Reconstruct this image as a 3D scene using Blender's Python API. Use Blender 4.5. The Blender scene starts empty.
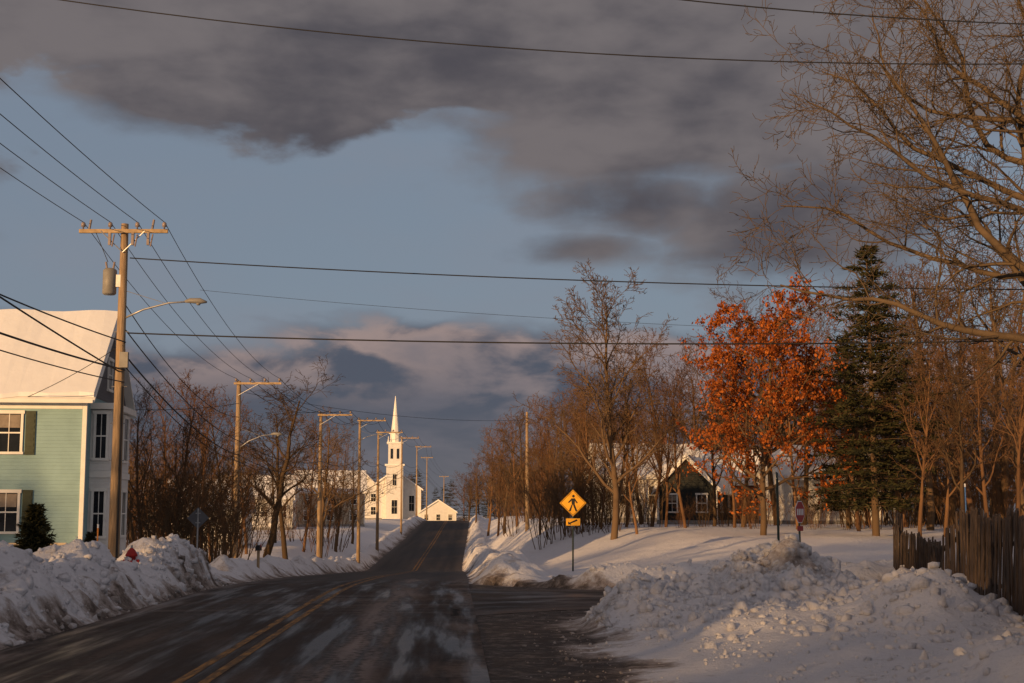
import bpy, math, random
import numpy as np
from mathutils import Vector
random.seed(3)
scene = bpy.context.scene
CH = 2.0; F = 1400.0; TILT = math.atan(173.5/1400)
cT, sT = math.cos(TILT), math.sin(TILT)

def W(px, py, Y):
    """survey helper: bearing/elevation read off the photograph + ground distance -> world position"""
    k = F*cT-(341.5-py)*sT
    return np.array([Y*(px-512)/k, Y, CH+Y*(F*sT+(341.5-py)*cT)/k])

# ------------------------------------------------------------------ materials
def new_mat(name):
    m = bpy.data.materials.new(name); m.use_nodes = True
    nt = m.node_tree
    return m, nt, nt.nodes['Principled BSDF']

def mat(name, c, rough=0.8, var=0.25, scale=3.0, bump=0.0, bscale=20.0, c2=None, metal=0.0, stretch=(1,1,1), spec=0.3):
    m, nt, b = new_mat(name)
    N, L = nt.nodes, nt.links
    tc = N.new('ShaderNodeTexCoord'); mp = N.new('ShaderNodeMapping'); mp.inputs['Scale'].default_value = stretch
    L.new(tc.outputs['Object'], mp.inputs[0])
    nz = N.new('ShaderNodeTexNoise'); nz.inputs['Scale'].default_value = scale; nz.inputs['Detail'].default_value = 6
    L.new(mp.outputs[0], nz.inputs['Vector'])
    mx = N.new('ShaderNodeMix'); mx.data_type = 'RGBA'
    rmp = N.new('ShaderNodeMapRange'); rmp.inputs[1].default_value = .3; rmp.inputs[2].default_value = .7
    L.new(nz.outputs[0], rmp.inputs[0]); L.new(rmp.outputs[0], mx.inputs[0])
    a = [v*(1-var) for v in c]; d = [min(1, v*(1+var)) for v in c] if c2 is None else c2
    mx.inputs[6].default_value = (*a, 1); mx.inputs[7].default_value = (*d, 1)
    L.new(mx.outputs[2], b.inputs['Base Color'])
    b.inputs['Roughness'].default_value = rough; b.inputs['Metallic'].default_value = metal
    b.inputs['Specular IOR Level'].default_value = spec
    if bump > 0:
        n2 = N.new('ShaderNodeTexNoise'); n2.inputs['Scale'].default_value = bscale; n2.inputs['Detail'].default_value = 5
        L.new(mp.outputs[0], n2.inputs['Vector'])
        bp = N.new('ShaderNodeBump'); bp.inputs['Strength'].default_value = bump; bp.inputs['Distance'].default_value = .05
        L.new(n2.outputs[0], bp.inputs['Height']); L.new(bp.outputs[0], b.inputs['Normal'])
    return m

def flat_twig(name, c, c2):
    """cheap bark for instanced far trees"""
    m, nt, b = new_mat(name); N, L = nt.nodes, nt.links
    oi = N.new('ShaderNodeObjectInfo'); mx = N.new('ShaderNodeMix'); mx.data_type='RGBA'
    L.new(oi.outputs['Random'], mx.inputs[0]); mx.inputs[6].default_value=(*c,1); mx.inputs[7].default_value=(*c2,1)
    L.new(mx.outputs[2], b.inputs['Base Color']); b.inputs['Roughness'].default_value=.95; b.inputs['Specular IOR Level'].default_value=.05
    return m

def clap_mat(name, c, pitch=0.13, var=.08):
    m = mat(name, c, .7, var, 1.5, spec=.2)
    nt = m.node_tree; N, L = nt.nodes, nt.links; b = N['Principled BSDF']
    tc = N.new('ShaderNodeTexCoord'); sp = N.new('ShaderNodeSeparateXYZ'); L.new(tc.outputs['Object'], sp.inputs[0])
    d = N.new('ShaderNodeMath'); d.operation = 'DIVIDE'; d.inputs[1].default_value = pitch; L.new(sp.outputs[2], d.inputs[0])
    f = N.new('ShaderNodeMath'); f.operation = 'FRACT'; L.new(d.outputs[0], f.inputs[0])
    i = N.new('ShaderNodeMath'); i.operation = 'SUBTRACT'; i.inputs[0].default_value = 1; L.new(f.outputs[0], i.inputs[1])
    bp = N.new('ShaderNodeBump'); bp.inputs['Strength'].default_value = .8; bp.inputs['Distance'].default_value = .03
    L.new(i.outputs[0], bp.inputs['Height']); L.new(bp.outputs[0], b.inputs['Normal'])
    return m

M = {}
M['pole'] = mat('weathered_pole_wood', (.32,.225,.135), .85, .35, 4, .4, 12, stretch=(6,6,.4))
M['arm'] = mat('crossarm_wood', (.38,.27,.15), .8, .3, 5, .2, 20)
M['metal'] = mat('galvanised_metal', (.38,.38,.38), .45, .15, 6, metal=.6)
M['can'] = mat('transformer_grey', (.22,.21,.19), .5, .15, 4)
M['dark'] = mat('dark_rubber', (.015,.015,.017), .6, .2, 5)
M['ceramic'] = mat('insulator_ceramic', (.25,.2,.18), .3, .2, 5)
M['white'] = clap_mat('white_clapboard', (.70,.68,.64))
M['trim'] = mat('white_trim_paint', (.78,.76,.70), .6, .06, 2)
M['teal'] = clap_mat('teal_clapboard', (.25,.385,.395))
M['gable'] = clap_mat('grey_shingle', (.12,.115,.12))
M['shutter'] = mat('green_shutter', (.05,.06,.035), .6, .2, 3)
M['glass'] = mat('window_glass', (.015,.018,.022), .08, .5, 1, spec=.6)
M['curtain'] = mat('window_curtain', (.25,.21,.17), .9, .2, 5)
M['roofsnow'] = mat('roof_snow', (.80,.80,.80), .9, .03, 1, .3, 3)
M['brick'] = mat('red_brick', (.24,.10,.07), .9, .25, 8, .3, 30)
M['darkwall'] = clap_mat('dark_green_clapboard', (.018,.021,.020))
M['cream'] = clap_mat('cream_clapboard', (.45,.37,.27))
M['foundation'] = mat('stone_foundation', (.25,.24,.23), .9, .3, 5, .4, 10)
M['fence'] = mat('weathered_fence_wood', (.095,.068,.052), .95, .6, 5, .6, 15, stretch=(8,8,.6))
M['bark'] = flat_twig('bark_brown', (.075,.050,.030), (.14,.092,.055))
M['barkred'] = flat_twig('twig_reddish', (.105,.055,.030), (.18,.100,.052))
M['barkgrey'] = mat('bark_grey', (.105,.073,.044), .95, .35, 2, .5, 12)
M['yellow'] = mat('sign_yellow', (.72,.36,.02), .45, .12, 4)
M['black'] = mat('sign_black', (.01,.01,.01), .6, .1, 4)
M['red'] = mat('red_paint', (.35,.02,.016), .5, .15, 4)
M['signback'] = mat('sign_back_aluminium', (.12,.12,.13), .5, .1, 4, metal=.4)
M['post'] = mat('green_steel_post', (.03,.045,.04), .6, .2, 4)
M['blue'] = mat('blue_marker', (.05,.16,.4), .5, .1, 4)
M['orange'] = mat('orange_marker', (.7,.25,.04), .5, .1, 4)
M['signwhite'] = mat('sign_white', (.75,.75,.75), .5, .05, 4)

def leaf_mat(name, c1, c2, trans=.3):
    m, nt, b = new_mat(name); N, L = nt.nodes, nt.links
    g = N.new('ShaderNodeNewGeometry'); mx = N.new('ShaderNodeMix'); mx.data_type = 'RGBA'
    L.new(g.outputs['Random Per Island'], mx.inputs[0])
    mx.inputs[6].default_value = (*c1, 1); mx.inputs[7].default_value = (*c2, 1)
    L.new(mx.outputs[2], b.inputs['Base Color']); b.inputs['Roughness'].default_value = .7
    b.inputs['Specular IOR Level'].default_value = .15
    if trans > 0:
        t = N.new('ShaderNodeBsdfTranslucent'); L.new(mx.outputs[2], t.inputs[0])
        ms = N.new('ShaderNodeMixShader'); ms.inputs[0].default_value = trans
        L.new(b.outputs[0], ms.inputs[1]); L.new(t.outputs[0], ms.inputs[2])
        L.new(ms.outputs[0], N['Material Output'].inputs[0])
    return m
M['oakleaf'] = leaf_mat('oak_leaves_rust', (.16,.035,.010), (.54,.165,.030))
M['needle'] = leaf_mat('pine_needles', (.015,.017,.008), (.050,.046,.017), 0)

# ------------------------------------------------------------------ mesh helpers
def mesh_obj(name, verts, faces, material=None, parent=None, smooth=False, loc=(0,0,0), link=True):
    me = bpy.data.meshes.new(name)
    if isinstance(verts, np.ndarray) and isinstance(faces, np.ndarray):
        me.vertices.add(len(verts)); me.vertices.foreach_set('co', verts.astype(np.float32).ravel())
        k = faces.shape[1]; me.loops.add(faces.size); me.loops.foreach_set('vertex_index', faces.astype(np.int32).ravel())
        me.polygons.add(len(faces)); me.polygons.foreach_set('loop_start', (np.arange(len(faces))*k).astype(np.int32))
        me.polygons.foreach_set('loop_total', np.full(len(faces), k, np.int32)); me.update(calc_edges=True)
    else:
        me.from_pydata([tuple(map(float, v)) for v in verts], [], [tuple(map(int, f)) for f in faces])
    if material: me.materials.append(material)
    me.polygons.foreach_set('use_smooth', [bool(smooth)]*len(me.polygons))
    me.update()
    if not link: return me
    o = bpy.data.objects.new(name, me); scene.collection.objects.link(o)
    o.location = loc
    if parent: o.parent = parent
    return o

def empty(name, loc=(0,0,0), rz=0):
    o = bpy.data.objects.new(name, None); scene.collection.objects.link(o)
    o.location = tuple(map(float, loc)); o.rotation_euler = (0,0,rz); o.empty_display_size = .3
    return o

def inst(name, me, loc, rz=0, s=(1,1,1), parent=None):
    o = bpy.data.objects.new(name, me); scene.collection.objects.link(o)
    o.location = tuple(map(float, loc)); o.rotation_euler = (0,0,rz); o.scale = s
    if parent: o.parent = parent
    return o

def box(name, x0,x1,y0,y1,z0,z1, m, parent):
    v = [(x0,y0,z0),(x1,y0,z0),(x1,y1,z0),(x0,y1,z0),(x0,y0,z1),(x1,y0,z1),(x1,y1,z1),(x0,y1,z1)]
    f = [(0,3,2,1),(4,5,6,7),(0,1,5,4),(1,2,6,5),(2,3,7,6),(3,0,4,7)]
    return mesh_obj(name, v, f, m, parent)

class Tubes:
    def __init__(s): s.v=[]; s.q=[]; s.caps=[]; s.n=0
    def add(s, pts, rad, k=5, cap=True):
        pts = np.asarray(pts, float); rad = np.broadcast_to(np.asarray(rad, float), (len(pts),))
        n = len(pts); tg = np.empty_like(pts)
        tg[1:-1] = pts[2:]-pts[:-2]; tg[0] = pts[1]-pts[0]; tg[-1] = pts[-1]-pts[-2]
        tg /= (np.linalg.norm(tg, axis=1, keepdims=True)+1e-9)
        mean = pts[-1]-pts[0]
        up = np.array([1.,0,0]) if abs(mean[2]) > .7*np.linalg.norm(mean) else np.array([0,0,1.])
        a = np.cross(tg, up); a /= (np.linalg.norm(a, axis=1, keepdims=True)+1e-9); b = np.cross(tg, a)
        an = np.arange(k)*2*math.pi/k
        ring = pts[:,None,:]+rad[:,None,None]*(np.cos(an)[None,:,None]*a[:,None,:]+np.sin(an)[None,:,None]*b[:,None,:])
        s.v.append(ring.reshape(-1,3)); base = s.n
        i = np.arange(n-1)[:,None]; j = np.arange(k)[None,:]; j2 = (j+1)%k
        s.q.append(np.stack([base+i*k+j, base+i*k+j2, base+(i+1)*k+j2, base+(i+1)*k+j], -1).reshape(-1,4))
        if cap and k > 3:
            s.caps.append([base+c for c in range(k)][::-1]); s.caps.append([base+(n-1)*k+c for c in range(k)])
        s.n += n*k
    def faces(s):
        q = np.concatenate(s.q)
        return q if not s.caps else q.tolist()+s.caps
    def obj(s, name, m, parent=None, smooth=True): return mesh_obj(name, np.concatenate(s.v), s.faces(), m, parent, smooth)
    def mesh(s, name, m): return mesh_obj(name, np.concatenate(s.v), s.faces(), m, smooth=True, link=False)

def rod(name, p0, p1, r, m, parent=None, k=8, r1=None):
    t = Tubes(); t.add([p0, p1], [r, r if r1 is None else r1], k); return t.obj(name, m, parent, False)

# ------------------------------------------------------------------ noise / terrain
_rs = np.random.RandomState(11); _tab = _rs.rand(256,256)
def vnoise(x, y):
    xi = np.floor(x).astype(int); yi = np.floor(y).astype(int); fx = x-xi; fy = y-yi
    fx = fx*fx*(3-2*fx); fy = fy*fy*(3-2*fy)
    g = lambda a,b: _tab[a & 255, b & 255]
    return (g(xi,yi)*(1-fx)+g(xi+1,yi)*fx)*(1-fy)+(g(xi,yi+1)*(1-fx)+g(xi+1,yi+1)*fx)*fy
def fbm(x, y, s, o=4):
    r = 0; a = .5; t = 0
    for i in range(o):
        r = r+a*vnoise(x/s+17.3*i, y/s+9.1*i); t += a; a *= .5; s *= .5
        x, y = .8*x+.6*y, -.6*x+.8*y
    return r/t-.5
def sm(a, b, x):
    t = np.clip((x-a)/(b-a), 0, 1); return t*t*(3-2*t)

_ys = np.arange(-400, 3000, 1.0)
_zc = np.interp(_ys, [-400,40,60,80,100,128,190,250,270,300,420,3000],
                     [0,0,-.60,-1.32,-2.02,-3.0,-1.3,.7,.95,.6,-1.5,-1.5])
_k = np.exp(-.5*(np.arange(-15,16)/4.0)**2); _k /= _k.sum()
_zc = np.convolve(np.pad(_zc, 15, mode='edge'), _k, 'valid')
_xcv = np.interp(_ys, [-400,16.7,40,131,250,420,3000], [13.2,-3.84,-4.8,-8.9,-11.8,-17,-100])
_xcv = np.convolve(np.pad(_xcv, 15, mode='edge'), _k, 'valid'); _xcv[:20] = _xcv[20]
zr = lambda Y: np.interp(Y, _ys, _zc)
xc = lambda Y: np.interp(Y, _ys, _xcv)
hw = lambda Y: 3.4+.6*np.clip((Y-40)/60, 0, 1)
SR0, SR1 = 31.2, 38.6   # side road
def G(X, Y, cx, cy, rx, ry, h): return h*np.exp(-((X-cx)/rx)**2-((Y-cy)/ry)**2)

def terrain(X, Y):
    X = np.asarray(X, float); Y = np.asarray(Y, float)
    c = xc(Y); h = hw(Y); z0 = zr(Y)
    w = .25*fbm(X, Y, 2.2, 3)*2
    offL = -(X-c)-h-.15+w; offR = (X-c)-h-.15+w
    LL = np.interp(Y, [0,30,50,60,81,100,117,134,190,250,400,900], [.3,.3,.45,.2,-.9,-1.3,-1.1,-.8,0,1.2,1,0])
    RL = np.interp(Y, [0,28,42,50,80,130,250,400,900], [.22,.25,.3,.5,1.25,1.6,1.8,1,0])
    zL = z0+(LL-z0)*sm(.3, 8, offL)
    wide = np.interp(Y, [0,31,45,60,80,100], [3.5,3.5,10,15,10,7])
    xb = np.interp(Y, [8,16.7,25.5,29,31,39,42,46], [2.4,1.5,.9,1.3,3,2.4,0,-1.5])-c-h
    xb = np.where(Y > 46, .0, np.maximum(xb, 0))
    zR = z0+(RL-z0)*sm(xb, xb+wide, offR)
    sroad = sm(SR0-.9, SR0, Y+w)*(1-sm(SR1, SR1+.9, Y+w))
    bL = (G(X,Y,-10.6,26,1.9,3.6,1.22)+G(X,Y,-10.0,32,1.7,2.4,.80)+G(X,Y,-9.6,39.5,1.4,3.2,1.12)+G(X,Y,-14,32,4,5,.30)+G(X,Y,-11.8,20,2.5,3,.70)
          + np.interp(Y, [0,44,50,90,250,300], [.30,.25,.60,.75,1.0,.4])*np.exp(-((offL-1.4)/.9)**2))*sm(.0,.7,offL)
    bR = (G(X,Y,2.3,26.3,1.1,1.8,.66)+G(X,Y,4.8,25.8,1.45,1.6,1.06)+G(X,Y,6.7,22.8,1.2,1.8,.74)+G(X,Y,3.6,22.8,1.2,1.6,.28)
          + G(X,Y,5.6,14.6,1.3,1.4,.50)+G(X,Y,9.5,27.5,3,1.5,.6)+G(X,Y,4.9,25.4,.5,.5,.20)
          + .45*np.exp(-((Y-40.4)/1.0)**2)*sm(-.9,.6,X)*(1-sm(8,22,X)))*sm(xb, xb+.6, offR)
    bR = bR+np.interp(Y, [0,41,46,90,250,300], [0,0,.6,1.0,1.2,.4])*np.exp(-((offR-1.5)/1.0)**2)*sm(0,.7,offR)
    bR = bR*(1-sroad)
    zR = zR*(1-sroad)+(z0-.05)*sroad
    bank = np.where(X < c, bL, bR)
    amt = np.clip(bank*1.6, 0, 1)
    lump = fbm(X,Y,1.5,3)*.70+(np.abs(fbm(X+40,Y,.9,3))-.1)*1.05+fbm(X,Y+70,.32,2)*.18
    z = np.where(X < c, zL, zR)+bank+lump*amt
    near_edge = np.where(X < c, sm(0,.5,offL), sm(xb,xb+.5,offR)*(1-sroad))
    z = z+near_edge*(fbm(X,Y,6,3)*.18+fbm(X,Y,.9,3)*.08)
    rough_apron = fbm(X,Y,.5,3)*.035
    z = np.where((X > c) & (offR < xb), np.minimum(z, z0-.02)+np.minimum(rough_apron,.008), z)
    z = np.where(np.abs(X-c) < h+.32, np.minimum(z, z0-.02), z)
    z = np.where(np.abs(X-c) < h-.1, z0-.10, z)
    z = np.where((X > c) & (Y > SR0) & (Y < SR1), np.minimum(z, z0-.06), z)
    eL = (1-sm(-.1, .9, offL+fbm(X,Y,.8,3)*1.3))*.9; eR = (1-sm(xb-.5, xb+.9, offR+fbm(X,Y,1.1,4)*1.7))
    dirt = np.where(X < c, eL, eR)
    dirt = np.maximum(dirt, np.where(X > c, sroad*.9, 0))
    dirt = dirt+amt*np.clip(fbm(X+9,Y,1.2,4)*1.7, 0, .32)+G(X,Y,4.9,25.2,.7,.6,.35)
    return z, np.clip(dirt, 0, 1)
def tz(x, y): return float(terrain(np.array([x]), np.array([y]))[0][0])

def graded(segs):
    out = []
    for a, b, st in segs: out += list(np.arange(a, b, st))
    return out
yl = graded([(-300,-20,12),(-20,4,3),(4,13,.6),(13,46,.12),(46,70,.3),(70,140,.7),(140,420,3)])+list(np.geomspace(420,3000,14))
xm = graded([(-26,-14,.4),(-14,12,.12),(12,26,.5),(26,60,2)])
xl = [-v for v in np.geomspace(1800,60,16)]+graded([(-58,-26,2)])+xm+list(np.geomspace(60,1800,16))
XX, YY = np.meshgrid(np.array(xl), np.array(yl))
ZZ, DD = terrain(XX, YY)
ny, nx = XX.shape
ii = (np.arange(ny-1)[:,None]*nx+np.arange(nx-1)[None,:]).ravel()
ground = mesh_obj('snow_ground', np.stack([XX.ravel(), YY.ravel(), ZZ.ravel()], 1), np.stack([ii, ii+1, ii+nx+1, ii+nx], 1), None, None, True)
me = ground.data
at = me.attributes.new('dirt', 'FLOAT', 'POINT'); at.data.foreach_set('value', DD.ravel().astype(np.float32))

def snow_material():
    m, nt, b = new_mat('snow'); N, L = nt.nodes, nt.links
    tc = N.new('ShaderNodeTexCoord'); at = N.new('ShaderNodeAttribute'); at.attribute_name = 'dirt'
    n1 = N.new('ShaderNodeTexNoise'); n1.inputs['Scale'].default_value = 2.8; n1.inputs['Detail'].default_value = 10; n1.inputs['Roughness'].default_value=.75
    L.new(tc.outputs['Object'], n1.inputs['Vector'])
    a = N.new('ShaderNodeMath'); a.operation='MULTIPLY_ADD'; a.inputs[1].default_value=1.15; L.new(at.outputs['Fac'], a.inputs[0])
    s = N.new('ShaderNodeMath'); s.operation='SUBTRACT'; s.inputs[1].default_value=.58; L.new(n1.outputs[0], s.inputs[0])
    s2 = N.new('ShaderNodeMath'); s2.operation='MULTIPLY'; s2.inputs[1].default_value=2.2; L.new(s.outputs[0], s2.inputs[0])
    L.new(s2.outputs[0], a.inputs[2])
    r = N.new('ShaderNodeValToRGB'); e = r.color_ramp.elements
    e[0].position=0; e[0].color=(.80,.79,.82,1); e[1].position=1; e[1].color=(.060,.045,.037,1)
    for p,cc in ((.15,(.68,.66,.67,1)),(.42,(.44,.38,.35,1)),(.70,(.20,.16,.135,1))):
        q=e.new(p); q.color=cc
    L.new(a.outputs[0], r.inputs[0]); L.new(r.outputs[0], b.inputs['Base Color'])
    b.inputs['Roughness'].default_value=.7; b.inputs['Specular IOR Level'].default_value=.25
    n2 = N.new('ShaderNodeTexNoise'); n2.inputs['Scale'].default_value=5; n2.inputs['Detail'].default_value=10; n2.inputs['Roughness'].default_value=.72
    L.new(tc.outputs['Object'], n2.inputs['Vector'])
    bp = N.new('ShaderNodeBump'); bp.inputs['Strength'].default_value=.9; bp.inputs['Distance'].default_value=.14
    L.new(n2.outputs[0], bp.inputs['Height']); L.new(bp.outputs[0], b.inputs['Normal'])
    return m
M['snow'] = snow_material(); me.materials.append(M['snow'])

# ------------------------------------------------------------------ roads
def road_material(side=False):
    m, nt, b = new_mat('wet_asphalt_side' if side else 'wet_asphalt'); N, L = nt.nodes, nt.links
    la = N.new('ShaderNodeAttribute'); la.attribute_name='lat'; al = N.new('ShaderNodeAttribute'); al.attribute_name='along'
    cb = N.new('ShaderNodeCombineXYZ'); L.new(la.outputs['Fac'], cb.inputs[0]); L.new(al.outputs['Fac'], cb.inputs[1])
    def noise(sx, sy, sc, det=6, ro=.6, off=0):
        mp = N.new('ShaderNodeMapping'); mp.inputs['Scale'].default_value=(sx,sy,1); mp.inputs['Location'].default_value=(off,off,0)
        L.new(cb.outputs[0], mp.inputs[0])
        n = N.new('ShaderNodeTexNoise'); n.inputs['Scale'].default_value=sc; n.inputs['Detail'].default_value=det; n.inputs['Roughness'].default_value=ro
        L.new(mp.outputs[0], n.inputs['Vector']); return n.outputs[0]
    def mth(op, a, bb=None, c=None):
        n = N.new('ShaderNodeMath'); n.operation=op
        for i,v in enumerate((a,bb,c)):
            if v is None: continue
            if isinstance(v,(int,float)): n.inputs[i].default_value=v
            else: L.new(v, n.inputs[i])
        return n.outputs[0]
    def ss(v,a,bb):
        n = N.new('ShaderNodeMapRange'); n.interpolation_type='SMOOTHSTEP'; n.inputs[1].default_value=a; n.inputs[2].default_value=bb
        L.new(v, n.inputs[0]); return n.outputs[0]
    def mix(f,a,c):
        n = N.new('ShaderNodeMix'); n.data_type='RGBA'; L.new(f, n.inputs[0])
        for i,v in ((6,a),(7,c)):
            if isinstance(v,tuple): n.inputs[i].default_value=(*v,1)
            else: L.new(v, n.inputs[i])
        return n.outputs[2]
    streak = noise(1.5,.10,1.5,4,.55); blot = noise(.6,.30,1.2,6,.62,5); fine = noise(1,1,30,3,.6,3); cross = noise(.14,1.0,1.6,4,.55,9)
    grit = noise(1,.8,8,5,.65,2)
    lat = la.outputs['Fac']; aln = al.outputs['Fac']
    gc = mth('SUBTRACT', grit, .5)
    if side:
        base = noise(.5,.5,1.4,6,.65,4)
        col = mix(ss(base,.35,.66), (.016,.0115,.010), (.060,.045,.038))
        col = mix(mth('MULTIPLY', ss(mth('ADD',blot,mth('MULTIPLY',gc,.4)),.46,.68),.5), col, (.11,.085,.072))
        edge = ss(mth('ADD', mth('ABSOLUTE', lat), mth('MULTIPLY', mth('SUBTRACT', blot,.5),1.5)), 2.4, 3.7)
        col = mix(mth('MULTIPLY', edge, ss(mth('ADD', blot, mth('MULTIPLY', gc,.5)),.36,.62)), col, (.13,.10,.085))
        fade = None
    else:
        col = mix(ss(mth('ADD',streak,mth('MULTIPLY',gc,.2)),.38,.66), (.012,.0085,.0075), (.046,.033,.028))
        col = mix(mth('MULTIPLY', ss(mth('ADD',blot,mth('MULTIPLY',gc,.3)),.48,.70), .55), col, (.080,.056,.046))
        wl = mth('ADD', lat, mth('MULTIPLY', mth('SUBTRACT', blot,.5), .9))
        d1 = mth('ABSOLUTE', mth('SUBTRACT', wl, 1.75)); strip = mth('SUBTRACT', 1.0, ss(d1,.05,.8))
        sv = mth('MULTIPLY', strip, ss(mth('ADD', streak, mth('MULTIPLY', gc,.6)),.40,.66))
        col = mix(mth('MULTIPLY', sv,.85), col, (.25,.21,.195))
        d2 = mth('ABSOLUTE', mth('ADD', wl, 1.7)); strip2 = mth('SUBTRACT', 1.0, ss(d2,.1,.75))
        col = mix(mth('MULTIPLY', mth('MULTIPLY', strip2, ss(mth('ADD', streak, mth('MULTIPLY', gc,.5)),.45,.70)),.45), col, (.15,.115,.095))
        near = mth('MULTIPLY', ss(aln,26,31), mth('SUBTRACT',1.0,ss(aln,36,42)))
        col = mix(mth('MULTIPLY', mth('MULTIPLY', near, ss(mth('ADD',cross,mth('MULTIPLY',gc,.4)),.46,.70)),.5), col, (.18,.148,.13))
        d3 = mth('ABSOLUTE', mth('SUBTRACT', wl, 3.05)); col = mix(mth('MULTIPLY', mth('SUBTRACT', 1.0, ss(d3,.03,.08)), mth('SUBTRACT',1.0,ss(aln,30,36))), col, (.008,.007,.007))
        edge = ss(mth('ADD', mth('ABSOLUTE', lat), mth('MULTIPLY', mth('SUBTRACT', blot,.5),1.6)), 2.7, 3.5)
        col = mix(mth('MULTIPLY', edge, ss(mth('ADD', blot, mth('MULTIPLY', gc,.5)),.36,.62)), col, (.13,.10,.085))
        farc = mix(ss(noise(1.2,.03,1.2,3,.5,6),.35,.65),(.016,.0115,.0105),(.036,.026,.022))
        farc = mix(mth('MULTIPLY', ss(mth('ABSOLUTE', lat),2.7,3.5),.6), farc, (.10,.078,.066))
        col = mix(ss(aln,46,66), col, farc)
        fade = mth('SUBTRACT', 1.0, ss(aln,34,60))
    L.new(col, b.inputs['Base Color'])
    rr = N.new('ShaderNodeMapRange'); rr.inputs[1].default_value=.38; rr.inputs[2].default_value=.58; rr.inputs[3].default_value=.32; rr.inputs[4].default_value=.85
    L.new(streak if not side else blot, rr.inputs[0]); rgh = rr.outputs[0]
    if fade is not None: rgh = mth('ADD', mth('MULTIPLY', rgh, fade), mth('MULTIPLY', mth('SUBTRACT',1.0,fade), .62))
    L.new(rgh, b.inputs['Roughness']); b.inputs['Specular IOR Level'].default_value=.17
    bp = N.new('ShaderNodeBump'); bp.inputs['Distance'].default_value=.012
    if fade is not None: L.new(mth('MULTIPLY', fade, .5), bp.inputs['Strength'])
    else: bp.inputs['Strength'].default_value=.4
    L.new(mth('ADD',fine,grit), bp.inputs['Height']); L.new(bp.outputs[0], b.inputs['Normal'])
    return m

def strip_sheet(name, ys, lats, zoff, m, lat_fn=None):
    v=[]; la=[]; al=[]
    for y in ys:
        c = float(xc(y)); z = float(zr(y))
        for l in lats:
            ll = l*float(hw(y))/3.4 if lat_fn is None else l
            v.append((c+ll, y, z+zoff)); la.append(l); al.append(y)
    n=len(lats); f=[(i*n+j, i*n+j+1,(i+1)*n+j+1,(i+1)*n+j) for i in range(len(ys)-1) for j in range(n-1)]
    o = mesh_obj(name, v, f, m, smooth=True)
    o.data.attributes.new('lat','FLOAT','POINT').data.foreach_set('value', la)
    o.data.attributes.new('along','FLOAT','POINT').data.foreach_set('value', al)
    return o
ysr = list(np.arange(-150,30,4))+list(np.arange(30,320,1))+list(np.arange(320,420,10))
strip_sheet('road', ysr, list(np.linspace(-3.6,3.6,13)), .0, road_material())
v=[];la=[];al=[];xs=[-3.5,-2.5,-1.6,-.8,0,1,2,3,5,8,12,20,40,80]; NK=20
for x in xs:
    fl = 5.0*math.exp(-max(0,x+1.2)/1.3) if x>-1.2 else 5.0
    fl = min(fl, 3.0)
    y0, y1 = SR0-fl*.8-.2, SR1+fl*.35+.2
    for k in range(NK+1):
        y = y0+(y1-y0)*k/NK; v.append((x,y,float(zr(y))-.010)); la.append(-3.9+7.8*k/NK); al.append(x+50)
n=NK+1; f=[(i*n+j,(i+1)*n+j,(i+1)*n+j+1,i*n+j+1) for i in range(len(xs)-1) for j in range(n-1)]
o=mesh_obj('side_road', v,f, road_material(True), smooth=True)
o.data.attributes.new('lat','FLOAT','POINT').data.foreach_set('value', la)
o.data.attributes.new('along','FLOAT','POINT').data.foreach_set('value', al)
def line_mat():
    m = mat('worn_yellow_paint', (.022,.016,.012), .7, 0, 2.2, c2=(.34,.16,.028), stretch=(4,.6,1))
    for n in m.node_tree.nodes:
        if n.bl_idname=='ShaderNodeMapRange': n.inputs[1].default_value=.38; n.inputs[2].default_value=.62
        if n.bl_idname=='ShaderNodeTexNoise': n.inputs['Detail'].default_value=8; n.inputs['Roughness'].default_value=.7
    return m
lm = line_mat()
lines = empty('road_centre_line')
for s in (-.16,.16):
    o = strip_sheet('yellow_stripe', [y for y in ysr if y<330], [s-.065,s+.065], .005, lm, 1); o.parent = lines

rs = np.random.RandomState(5)
phi=(1+5**.5)/2
iv=np.array([(-1,phi,0),(1,phi,0),(-1,-phi,0),(1,-phi,0),(0,-1,phi),(0,1,phi),(0,-1,-phi),(0,1,-phi),(phi,0,-1),(phi,0,1),(-phi,0,-1),(-phi,0,1)])/1.9
ifc=np.array([(0,11,5),(0,5,1),(0,1,7),(0,7,10),(0,10,11),(1,5,9),(5,11,4),(11,10,2),(10,7,6),(7,1,8),(3,9,4),(3,4,2),(3,2,6),(3,6,8),(3,8,9),(4,9,5),(2,4,11),(6,2,10),(8,6,7),(9,8,1)])
cv=[];cf=[];cd=[];nn=0
def clods(cx,cy,rx,ry,n,smin=.02,smax=.10,apron=False):
    global nn
    X=rs.normal(cx,rx,n);Y=rs.normal(cy,ry,n);Z,D=terrain(X,Y)
    for x,y,z,d in zip(X,Y,Z,D):
        if abs(x-float(xc(y)))<float(hw(y))+(.35 if x>-2 else .2): continue
        if x>-2 and z<.08 and not apron: continue
        s=smin+(smax-smin)*rs.rand()**3
        p=iv*s*(1+.30*rs.randn(12,1))*rs.uniform(.7,1.2,3)+[x,y,z+s*.05]
        cv.append(p);cf.append(ifc+nn);cd.extend([min(1,d*.6)]*12);nn+=12
clods(4.8,25.3,1.5,1.4,900,.02,.13);clods(2.8,25.5,1.2,2.2,900,.02,.12);clods(6.3,22.5,1.2,1.8,800,.02,.12);clods(3.2,20,.9,3,300,.015,.05)
clods(-9.2,27,1.4,4,1100,.02,.13);clods(-9.0,39,1.3,3,900,.02,.13);clods(5,14.8,1,1.4,400,.015,.06);clods(2.5,40.6,3,.8,300,.02,.1)
clods(1.1,20,.5,5,350,.01,.035,True)
co=mesh_obj('snow_clods', np.concatenate(cv), np.concatenate(cf), M['snow'], smooth=True)
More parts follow.
